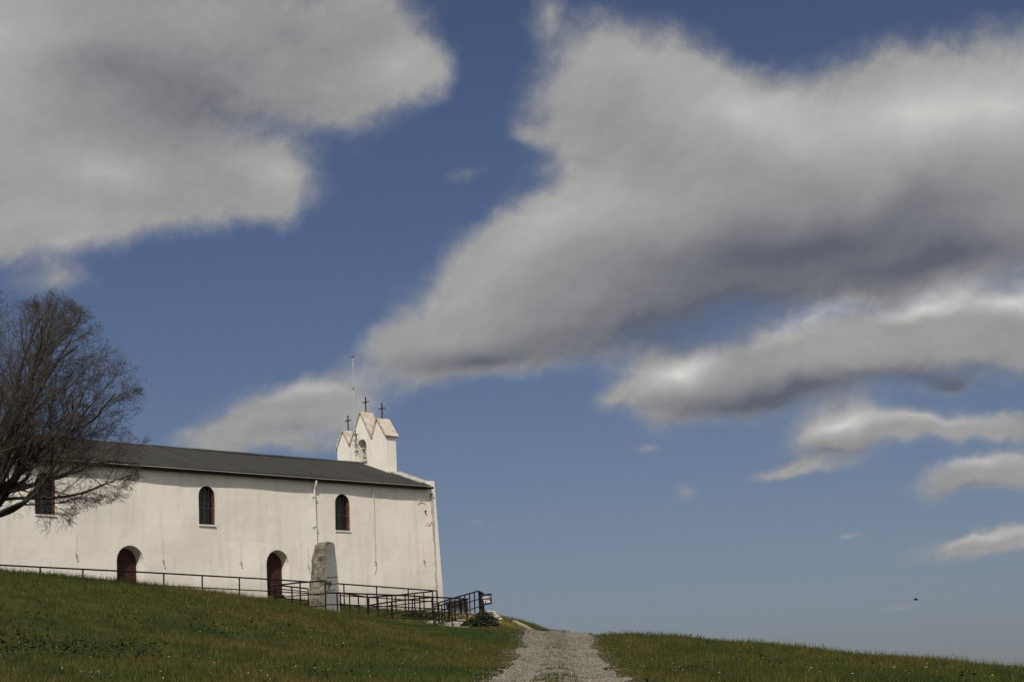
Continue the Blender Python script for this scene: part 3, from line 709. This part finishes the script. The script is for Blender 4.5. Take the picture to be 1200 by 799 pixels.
# ------------------------------------------------------------------ bare tree
def bare_tree():
    R = np.random.default_rng(21)
    d0 = 62.0; base = at(-16, 700, d0); base[2] = h1(base[0], base[1])-.1
    top = at(0, 352, d0)[2]-base[2]
    cen = np.array([.1, 0, (at(0, 492, d0)[2]-base[2])]); rx = 4.55; rz_up = top-cen[2]+.1; rz_dn = cen[2]-(at(0, 632, d0)[2]-base[2])
    def inside(p):
        q_ = p-cen; r = (q_[0]/rx)**2+(q_[1]/rx)**2; rz = rz_up if q_[2] > 0 else rz_dn
        return r+(q_[2]/rz)**2
    segs = {0: [], 1: []}     # (points, radii)
    cnt = [0]
    def grow(p, d, L, r, lvl, maxl, zup=True):
        n = max(3, int(L/.16)) if lvl < 3 else max(3, int(L/.12)); step = L/n; pts = [p.copy()]; rs = [r]
        side = R.normal(size=3)*.025
        for k in range(n):
            w = (.04, .075, .09, .11, .15, .18)[min(lvl, 5)]
            d = d+R.normal(size=3)*w+side*.5
            if lvl >= 1: d[2] += .020*(1 if lvl < 4 else .5)*(1 if zup else -.1)
            d /= np.linalg.norm(d); p = p+d*step
            ins = inside(p)
            pts.append(p.copy()); rs.append(max(r*(1-.80*(k+1)/n), .0034))
            if ins > .92+.40*vn(np.array([p[0]*.9+30]), np.array([p[2]*.9+p[1]*.6+30]))[0]+R.random()*.12 and lvl > 0: break
        segs[0 if lvl < 2 else 1].append((pts, rs)); cnt[0] += len(pts)
        if lvl >= maxl: return
        m_ = len(pts)
        nc = (0, 9, 8, 5, 4, 0)[min(lvl, 5)]
        for c_ in range(nc):
            t = .18+.80*(c_+R.random())/nc; k = min(int(t*(m_-1)), m_-2); q_ = pts[k]; rr = rs[k]
            ax = pts[min(k+1, m_-1)]-pts[max(k-1, 0)]; ax /= np.linalg.norm(ax)
            s = np.cross(ax, R.normal(size=3)); s /= np.linalg.norm(s); ang = rad(R.uniform(20, 50) if lvl < 3 else R.uniform(26, 66))
            nd_ = ax*math.cos(ang)+s*math.sin(ang)
            grow(q_, nd_, L*R.uniform(.38, .62)*(1.12-t*.45), rr*R.uniform(.42, .62), lvl+1, maxl, zup)
    # trunk forks low into many rising and spreading limbs
    tz = at(0, 603, d0)[2]-base[2]
    tp = [np.array([0, 0, 0]), np.array([.05, 0, tz*.5]), np.array([.02, .03, tz*.85]), np.array([.08, 0, tz+.45]), np.array([.16, 0, tz+1.0])]
    limbs_scale = 1.14
    segs[0].append((tp, [.27, .22, .20, .175, .13]))
    limbs = [((.36, .1, .93), 5.2, .10), ((.12, -.15, .98), 6.3, .11), ((-.1, .1, 1), 6.3, .11), ((.62, .15, .74), 5.2, .095), ((.80, -.1, .55), 4.9, .09),
             ((.95, .1, .30), 4.6, .085), ((.97, -.2, .12), 4.1, .065), ((.55, -.6, .55), 4.3, .08), ((.5, .65, .5), 4.3, .08), ((-.5, -.3, .75), 5, .09),
             ((-.75, .2, .5), 4.8, .085), ((-.9, -.1, .2), 4.4, .075), ((0, -.8, .5), 4.2, .08), ((0, .85, .5), 4.2, .08), ((.93, .25, -.10), 4.3, .055), ((.93, .35, .14), 4.3, .06), ((.97, -.3, .22), 4.5, .06), ((.62, .35, .75), 5.9, .075), ((.78, -.35, .60), 5.6, .07), ((.35, -.25, .85), 5.6, .09), ((.48, .25, .85), 5.6, .09)]
    for dd, L, r in limbs:
        dd = np.array(dd); dd = dd/np.linalg.norm(dd); z = tz-.15+R.random()*1.1
        grow(np.array([.05, 0, z]), dd, L*limbs_scale, r*1.12, 1, 5, dd[2] > .25)
    e = empty('bare_tree', tuple(base)); tag(e, 'leafless spreading tree at the left edge in front of the chapel roof', 'tree')
    for key_, nm_, mt, sg_ in ((0, 'trunk', M['bark'], 8), (1, 'crown', M['twig'], 3)):
        VV = []; LL = []; off = 0
        for pts, rs in segs[key_]:
            P = np.array(pts); n = len(P); D = np.gradient(P, axis=0); D /= (np.linalg.norm(D, axis=1)[:, None]+1e-9)
            ref = np.array([.31, .52, .8]); A = np.cross(D, ref); A /= (np.linalg.norm(A, axis=1)[:, None]+1e-9); B = np.cross(D, A)
            t = np.arange(sg_)*2*math.pi/sg_; ring = P[:, None]+(A[:, None]*np.cos(t)[None, :, None]+B[:, None]*np.sin(t)[None, :, None])*np.array(rs)[:, None, None]
            VV.append(ring.reshape(-1, 3)); a, k = np.meshgrid(np.arange(n-1), np.arange(sg_), indexing='ij'); k2 = (k+1) % sg_
            LL.append((np.stack([a*sg_+k, a*sg_+k2, (a+1)*sg_+k2, (a+1)*sg_+k], -1).reshape(-1, 4)+off)); off += n*sg_
        VV = np.concatenate(VV); LL = np.concatenate(LL); print(nm_, len(LL))
        o = np_mesh(nm_, VV, LL.ravel(), np.arange(len(LL))*4, np.full(len(LL), 4), mt, True); o.parent = e
bare_tree()

# ------------------------------------------------------------------ grass and flowers
blades(560000, 27, 92, .06, .20, .0065, 'meadow_grass', 'short olive green meadow grass covering the hillside')
def tall_sel(x, y, R):
    left = (y > 57) & (x < -8.5) & (y < 76+(x+17)*.6)
    zone = np.where(x < -8, np.exp(-((y-(64+(x+17)*.92))/4.5)**2), 0)
    right = (x > 3.5) & (y > 44) & (fbm(x*.5, y*.5+20) > .42)
    return (R.random(len(x)) < zone) | ((fbm(x*1.3+60, y*1.3) > .66) & (R.random(len(x)) < .7)) | (right & (R.random(len(x)) < .65))
blades(190000, 30, 80, .14, .36, .0055, 'tall_grass', 'taller wispy grass along the brow of the hill', tall_sel, seed=3, tint_shift=.02, lean=.35)
def weed_sel(x, y, R): return (y < 44) & ((np.hypot((x+10.5)/3.4, (y-38)/4.0)+.5*fbm(x, y)) < 1.25) | ((fbm(x*.28+50, y*.28) > .68) & (R.random(len(x)) < .5))
def scatter_pts(n, seed, sel, d0=28, d1=88):
    R = np.random.default_rng(seed); y = d0+(d1-d0)*R.random(n); x = (-.32+.64*R.random(n))*y; k = ~((x > path_l(y)-.1) & (x < path_r(y)+.1)) & ~in_chapel(x, y) & sel(x, y, R)
    return x[k], y[k], R
x, y, R = scatter_pts(60000, 61, weed_sel); z = H(x, y)
P = np.stack([x, y, z], 1); P[:, 2] += .04+.14*R.random(len(x))
n = len(P); a = R.normal(size=(n, 3)); a[:, 2] *= .5; a /= np.linalg.norm(a, axis=1)[:, None]; b_ = np.cross(a, R.normal(size=(n, 3))); b_ /= np.linalg.norm(b_, axis=1)[:, None]; s = (.025+.03*R.random(n))[:, None]
M['weed'] = leaf_mat('weed_leaf', (.009, .017, .006), (.030, .042, .012))
o = np_mesh('weeds', np.stack([P-a*s, P+b_*s*.5, P+a*s, P-b_*s*.5], 1).reshape(-1, 3), np.arange(n*4), np.arange(n)*4, np.full(n, 4), M['weed'])
A_ = o.data.attributes.new('tint', 'FLOAT', 'POINT'); A_.data.foreach_set('value', np.repeat(R.random(n), 4).astype(np.float32)); tag(o, 'dark leafy weeds spread in patches through the meadow', 'weeds', kind='stuff')
def flower_sel(x, y, R):
    mound = np.exp(-(((x-path_c(y)+2.0)/1.1)**2+((y-82)/3)**2))
    near = .05+.10*(fbm(x*.4+3, y*.4) > .55)
    return R.random(len(x)) < np.maximum(near, mound*1.0)*np.where(y < 80, .28, 1)
x, y, R = scatter_pts(22000, 71, flower_sel)
xm = -1.9+R.normal(0, 1.0, 1500); ym = 82.2+R.normal(0, 1.4, 1500); k = xm < path_l(ym)-.2; x = np.r_[x, xm[k]]; y = np.r_[y, ym[k]]
z = H(x, y)+.14+.12*R.random(len(x)); n = len(x); s = .008+.011*R.random(n)
base = np.array([(1,0,0),(.5,.87,.0),(-.5,.87,0),(-1,0,0),(-.5,-.87,0),(.5,-.87,0),(0,0,.5),(0,0,-.5)])
VV = (np.stack([x, y, z], 1)[:, None]+base[None]*s[:, None, None]).reshape(-1, 3)
fb = np.array([(i, (i+1) % 6, 6) for i in range(6)]+[((i+1) % 6, i, 7) for i in range(6)]); ff = (fb[None]+np.arange(n)[:, None, None]*8).reshape(-1, 3)
M['flower'] = leaf_mat('yellow_petal', (.38, .30, .035), (.60, .56, .30))
o = np_mesh('wildflowers', VV, ff.ravel(), np.arange(len(ff))*3, np.full(len(ff), 3), M['flower'])
A_ = o.data.attributes.new('tint', 'FLOAT', 'POINT'); A_.data.foreach_set('value', np.repeat(R.random(n), 8).astype(np.float32)); tag(o, 'tiny yellow wildflowers scattered through the grass', 'flowers', kind='stuff')

# ------------------------------------------------------------------ bird
bp = at(1073, 702.5, 160); 
mb = MB(bp); c = bp
mb.tube([c+np.array([-.20, 0, .0]), c+np.array([-.12, 0, .03]), c+np.array([.02, 0, .02]), c+np.array([.18, 0, .0]), c+np.array([.27, 0, .01])], [.01, .05, .07, .04, .015], 8)
for s in (1, -1):
    mb.add([c+np.array(p) for p in [(-.09, 0, .05), (.07, 0, .05), (.10, s*.28, .12), (-.02, s*.50, .07), (-.07, s*.26, .13), (-.09, 0, .035), (.07, 0, .035), (.10, s*.28, .105), (-.02, s*.50, .065), (-.07, s*.26, .115)]],
           [(0,1,2,4),(2,3,4),(5,9,7,6),(9,8,7),(0,4,9,5),(1,6,7,2),(2,7,8,3),(3,8,9,4),(0,5,6,1)])
o = mb.build('bird', M['bird']); tag(o, 'tiny dark bird flying low in the sky at right', 'bird')

# ------------------------------------------------------------------ world: Nishita sky with procedural clouds
SUN = -U*1.0+N*.80; SUN = SUN+np.array([0, 0, 1.45]); SUN /= np.linalg.norm(SUN)
el = math.asin(SUN[2]); az = math.atan2(SUN[0], SUN[1])
w = bpy.data.worlds.new('World'); bpy.context.scene.world = w; w.use_nodes = True; nt = w.node_tree; nt.nodes.clear()
out = nd(nt, 'ShaderNodeOutputWorld'); bgn = nd(nt, 'ShaderNodeBackground'); bgn.inputs['Strength'].default_value = .055; nt.links.new(bgn.outputs[0], out.inputs[0])
sky = nd(nt, 'ShaderNodeTexSky', sky_type='NISHITA'); sky.sun_disc = False; sky.sun_elevation = el; sky.sun_rotation = az; sky.altitude = 60; sky.air_density = 1.0; sky.dust_density = .6; sky.ozone_density = 2.0
def skyp(px, py):
    r = ray(px, py); r = r/np.linalg.norm(r); return math.atan2(r[0], r[1])*F, math.asin(r[2])*F
tc = nd(nt, 'ShaderNodeTexCoord'); sep = nd(nt, 'ShaderNodeSeparateXYZ'); nt.links.new(tc.outputs['Generated'], sep.inputs[0])
def mth(op, a, b_=None, c_=None, clamp=False):
    n = nd(nt, 'ShaderNodeMath', operation=op); n.use_clamp = clamp
    for i_, v in enumerate((a, b_, c_)):
        if v is None: continue
        if isinstance(v, (int, float)): n.inputs[i_].default_value = v
        else: nt.links.new(v, n.inputs[i_])
    return n.outputs[0]
azn = mth('MULTIPLY', mth('ARCTAN2', sep.outputs['X'], sep.outputs['Y']), F); eln = mth('MULTIPLY', mth('ARCSINE', sep.outputs['Z']), F)
cmb = nd(nt, 'ShaderNodeCombineXYZ'); nt.links.new(azn, cmb.inputs[0]); nt.links.new(eln, cmb.inputs[1]); P_ = cmb.outputs[0]
def vmath(op, a, b_=None, sc=None):
    n = nd(nt, 'ShaderNodeVectorMath', operation=op)
    nt.links.new(a, n.inputs[0])
    if b_ is not None:
        if isinstance(b_, tuple): n.inputs[1].default_value = b_
        else: nt.links.new(b_, n.inputs[1])
    if sc is not None: n.inputs['Scale'].default_value = sc
    return n.outputs[0]
def wnoise(vec, scale, detail, rough, dist=0):
    n = nd(nt, 'ShaderNodeTexNoise'); n.inputs['Scale'].default_value = scale; n.inputs['Detail'].default_value = detail; n.inputs['Roughness'].default_value = rough; n.inputs['Distortion'].default_value = dist
    nt.links.new(vec, n.inputs['Vector']); return n
wa = wnoise(P_, 1/150, 3, .5); wb = wnoise(P_, 1/40, 6, .62)
o1 = vmath('SCALE', vmath('SUBTRACT', wa.outputs['Color'], (.5, .5, .5)), sc=70); o2 = vmath('SCALE', vmath('SUBTRACT', wb.outputs['Color'], (.5, .5, .5)), sc=18)
o1 = vmath('MULTIPLY', o1, (1, 1, 0)); o2 = vmath('MULTIPLY', o2, (1, 1, 0))
PW = vmath('ADD', vmath('ADD', P_, o1), o2)
PS = vmath('ADD', vmath('ADD', P_, o1), vmath('SCALE', o2, sc=.5))
def field(blobs, vec, k):
    acc = None
    for (px, py, rx, ry, rot, amp) in blobs:
        cx, cy = skyp(px, py); mp = nd(nt, 'ShaderNodeMapping', vector_type='TEXTURE')
        mp.inputs['Location'].default_value = (cx, cy, 0); mp.inputs['Rotation'].default_value = (0, 0, rad(rot)-ROLL*1.0); mp.inputs['Scale'].default_value = (rx/k, ry/k, 1)
        nt.links.new(vec, mp.inputs['Vector']); g_ = nd(nt, 'ShaderNodeTexGradient', gradient_type='QUADRATIC_SPHERE'); nt.links.new(mp.outputs[0], g_.inputs[0])
        acc = mth('MULTIPLY_ADD', g_.outputs['Fac'], amp, acc if acc is not None else 0.0)
    return acc
CL = [ # px, py, rx, ry, rot, amp  (seen extent)
 (60,50,350,150,0,1.3),(-80,150,250,145,0,1.2),(110,212,205,66,8,.9),(318,216,50,36,10,.8),(240,225,80,45,0,.6),(380,120,60,25,10,.25),(10,255,190,38,4,.6),(330,50,150,66,-8,.9),(430,80,75,42,-5,.8),(492,88,38,26,0,.75),(440,20,60,50,0,.6),(70,330,40,24,0,.42),(-150,330,90,30,0,.5),
 (770,105,130,75,-15,1.0),(684,130,66,82,0,.85),(900,190,250,105,-10,1.2),(1100,175,250,115,8,1.2),(710,265,180,85,28,1.1),(575,355,135,70,28,1.1),(494,396,62,30,12,.85),(600,410,130,30,6,.7),(850,300,320,80,9,1.1),(1230,180,220,130,0,1.2),(1070,318,180,36,6,.5),(640,18,32,28,0,.5),(1060,95,60,34,0,.5),(620,160,26,14,10,.35),
 (890,438,155,50,8,1.0),(1060,404,180,53,6,1.1),(1200,390,150,50,0,1.1),(785,444,58,40,0,.9),(715,462,34,13,10,.45),(1118,461,36,13,0,.42),
 (985,510,60,32,12,.95),(1100,506,110,16,0,.85),(930,547,45,9,0,.65),(1230,500,70,15,0,.6),
 (1142,564,74,17,10,.9),(1205,552,66,20,0,.9),(1150,643,75,12,10,.85),(1230,632,60,14,0,.8),
 (345,478,90,32,10,.9),(265,500,66,16,10,.6),(396,472,42,26,0,.8),(330,519,80,11,0,.5),
 (798,577,24,15,10,.36),(997,631,14,6,0,.42),(760,521,20,7,0,.34),(545,208,28,12,0,.3),(558,612,30,6,0,.3),(1060,706,28,6,0,.32),
 (1500,250,220,90,0,1.1),(1500,520,160,30,0,.9),(-300,60,250,130,0,1.2),(-260,450,130,30,0,.9),(300,-250,260,90,0,1),(1000,-300,330,110,0,1.1)]
CL = [(x, y, a*(1.24 if a*b_ < 4500 else 1), b_*(1.30 if a*b_ < 4500 else 1), c_2, d_) for x, y, a, b_, c_2, d_ in CL]
dens = field(CL, PW, .62)
PN = vmath('ADD', P_, vmath('SCALE', o1, sc=.5)); fb = wnoise(PN, 1/50, 8, .60); fs_ = mth('SUBTRACT', fb.outputs['Fac'], .5)
ff = wnoise(PN, 1/15, 5, .65); dn = mth('MULTIPLY_ADD', fs_, .36, dens); dn = mth('MULTIPLY_ADD', mth('SUBTRACT', ff.outputs['Fac'], .5), .07, dn)
mr = nd(nt, 'ShaderNodeMapRange', interpolation_type='SMOOTHSTEP'); mr.inputs['From Min'].default_value = .06; mr.inputs['From Max'].default_value = .58; nt.links.new(dn, mr.inputs['Value'])
gate = nd(nt, 'ShaderNodeMapRange', interpolation_type='SMOOTHSTEP'); gate.inputs['From Min'].default_value = .01; gate.inputs['From Max'].default_value = .12; nt.links.new(dens, gate.inputs['Value'])
alpha = mth('MULTIPLY', mr.outputs[0], gate.outputs[0])
alpha = mth('MULTIPLY', alpha, .975)
SH = [ # brightness of the sunlit tops and the grey undersides
 (-20,50,150,110,0,.12),(120,198,110,34,0,.10),(130,90,190,60,0,-.07),(300,190,80,30,0,.02),(60,250,160,30,0,.06),(240,125,210,75,0,-.12),(470,85,75,45,0,.10),(330,200,60,26,0,.08),(60,285,90,22,0,.05),(350,230,60,40,0,.02),(330,40,120,50,0,-.05),
 (740,70,140,50,0,.06),(880,130,150,55,-10,.16),(1080,130,170,60,5,.20),(1180,120,120,60,0,.14),(640,270,120,45,30,.10),(520,350,90,34,30,.05),(730,240,90,40,10,.05),
 (930,290,330,65,10,-.26),(800,372,240,42,8,-.30),(1110,305,210,36,5,-.22),(560,420,130,30,5,-.20),
 (950,372,75,20,20,.32),(1090,352,80,17,12,.30),(800,428,60,22,20,.30),(1185,350,70,20,0,.26),(900,462,190,28,6,-.26),(1090,450,150,24,3,-.20),(1000,410,150,25,8,.03),
 (985,500,55,16,10,.26),(1080,497,100,9,0,.14),(980,532,70,13,0,-.12),(1115,461,38,14,0,-.2),
 (1130,545,80,14,8,.20),(1150,577,80,9,5,-.08),(1155,634,80,8,9,.14),(370,455,90,14,10,.12),(340,520,90,12,0,-.04),(340,500,90,12,10,-.05)]
sh = field(SH, PS, .72)
up = vmath('ADD', PN, (-3.0, 9.0, 0.0)); fb2 = wnoise(up, 1/50, 8, .60)
rel = mth('SUBTRACT', fb.outputs['Fac'], fb2.outputs['Fac'])
rel = mth('MULTIPLY', rel, mth('MAXIMUM', mth('SUBTRACT', 1.25, dens), .38))
br = mth('MULTIPLY_ADD', rel, .42, mth('MULTIPLY', sh, 1.9))
fbl = wnoise(PS, 1/110, 4, .55); br = mth('ADD', br, mth('MULTIPLY', mth('SUBTRACT', fbl.outputs['Fac'], .5), .18))
edge = mth('MULTIPLY', mth('SUBTRACT', 1.0, mth('MINIMUM', dens, 1.0)), .03); br = mth('ADD', br, edge)
CB = .315
lum = mth('MAXIMUM', mth('MULTIPLY_ADD', br, .62, CB), .07)
# greyer undersides lean slightly blue
cr = ramp(nt, lum, [(.08, (.115, .125, .155)), (.20, (.20, .205, .222)), (.33, (.335, .332, .328)), (.6, (.62, .605, .58))])
# unseen bright broken cloud outside the view, added to lift and neutralise ambient light
fwd_ = (0.0, math.cos(PITCH), math.sin(PITCH)); dt = nd(nt, 'ShaderNodeVectorMath', operation='DOT_PRODUCT'); nt.links.new(tc.outputs['Generated'], dt.inputs[0]); dt.inputs[1].default_value = fwd_
away = nd(nt, 'ShaderNodeMapRange', interpolation_type='SMOOTHSTEP'); away.inputs['From Min'].default_value = .90; away.inputs['From Max'].default_value = .80; nt.links.new(dt.outputs['Value'], away.inputs['Value'])
gn = wnoise(tc.outputs['Generated'], 2.6, 5, .6); gm = nd(nt, 'ShaderNodeMapRange', interpolation_type='SMOOTHSTEP'); gm.inputs['From Min'].default_value = .42; gm.inputs['From Max'].default_value = .56; nt.links.new(gn.outputs['Fac'], gm.inputs['Value'])
alpha = mth('MAXIMUM', alpha, mth('MULTIPLY', away.outputs[0], gm.outputs[0]))
lum = mth('MULTIPLY_ADD', away.outputs[0], .42, lum)
cr = ramp(nt, lum, [(.08, (.115, .125, .155)), (.20, (.20, .205, .222)), (.33, (.335, .332, .328)), (.6, (.62, .605, .58)), (1, (1.0, .97, .92))])
tosky = nd(nt, 'ShaderNodeVectorMath', operation='SCALE'); nt.links.new(cr.outputs['Color'], tosky.inputs[0]); tosky.inputs['Scale'].default_value = 1/.055
skc = nd(nt, 'ShaderNodeHueSaturation'); nt.links.new(sky.outputs[0], skc.inputs['Color']); skc.inputs['Saturation'].default_value = 1.0; skc.inputs['Value'].default_value = 1.0
skt = mixc(nt, skc.outputs[0], (.672, .645, .785), 1.0, 'MULTIPLY')
hz = nd(nt, 'ShaderNodeMapRange', interpolation_type='SMOOTHSTEP'); hz.inputs['From Min'].default_value = 0; hz.inputs['From Max'].default_value = 230; nt.links.new(eln, hz.inputs['Value'])
skt = mixc(nt, skt, mixc(nt, (.80, .90, 1.0), (1.0, 1.0, 1.0), hz.outputs[0]), 1.0, 'MULTIPLY')
fin = mixc(nt, skt, tosky.outputs[0], alpha)
nt.links.new(fin, bgn.inputs['Color'])
w.cycles.sampling_method = 'MANUAL'; w.cycles.sample_map_resolution = 512

sl_ = bpy.data.lights.new('sun', 'SUN'); sl_.energy = 3.75; sl_.angle = rad(.53); sl_.color = (1, .93, .83)
so = bpy.data.objects.new('sun', sl_); C.objects.link(so)
from mathutils import Vector, Matrix
so.rotation_euler = Vector(SUN).to_track_quat('Z', 'Y').to_euler(); so.location = (0, -20, 40)

# ------------------------------------------------------------------ camera and view
cd = bpy.data.cameras.new('camera'); cam = bpy.data.objects.new('camera', cd); C.objects.link(cam)
cd.sensor_width = 36; cd.lens = 36*F/1200; cd.clip_end = 8000; cd.clip_start = .1
fwd = Vector((0, math.cos(PITCH), math.sin(PITCH))); up0 = Vector((0, -math.sin(PITCH), math.cos(PITCH))); rt0 = Vector((1, 0, 0))
c_, s_ = math.cos(ROLL), math.sin(ROLL)
rt = rt0*c_-up0*s_*-1*-1; rt = rt0*c_ - up0*s_; upv = rt0*s_+up0*c_
cam.matrix_world = Matrix((( rt.x, upv.x, -fwd.x, 0), (rt.y, upv.y, -fwd.y, 0), (rt.z, upv.z, -fwd.z, 0), (0, 0, 0, 1)))
sc = bpy.context.scene; sc.camera = cam
sc.view_settings.view_transform = 'Standard'; sc.view_settings.look = 'None'; sc.view_settings.gamma = 1; sc.view_settings.exposure = 0
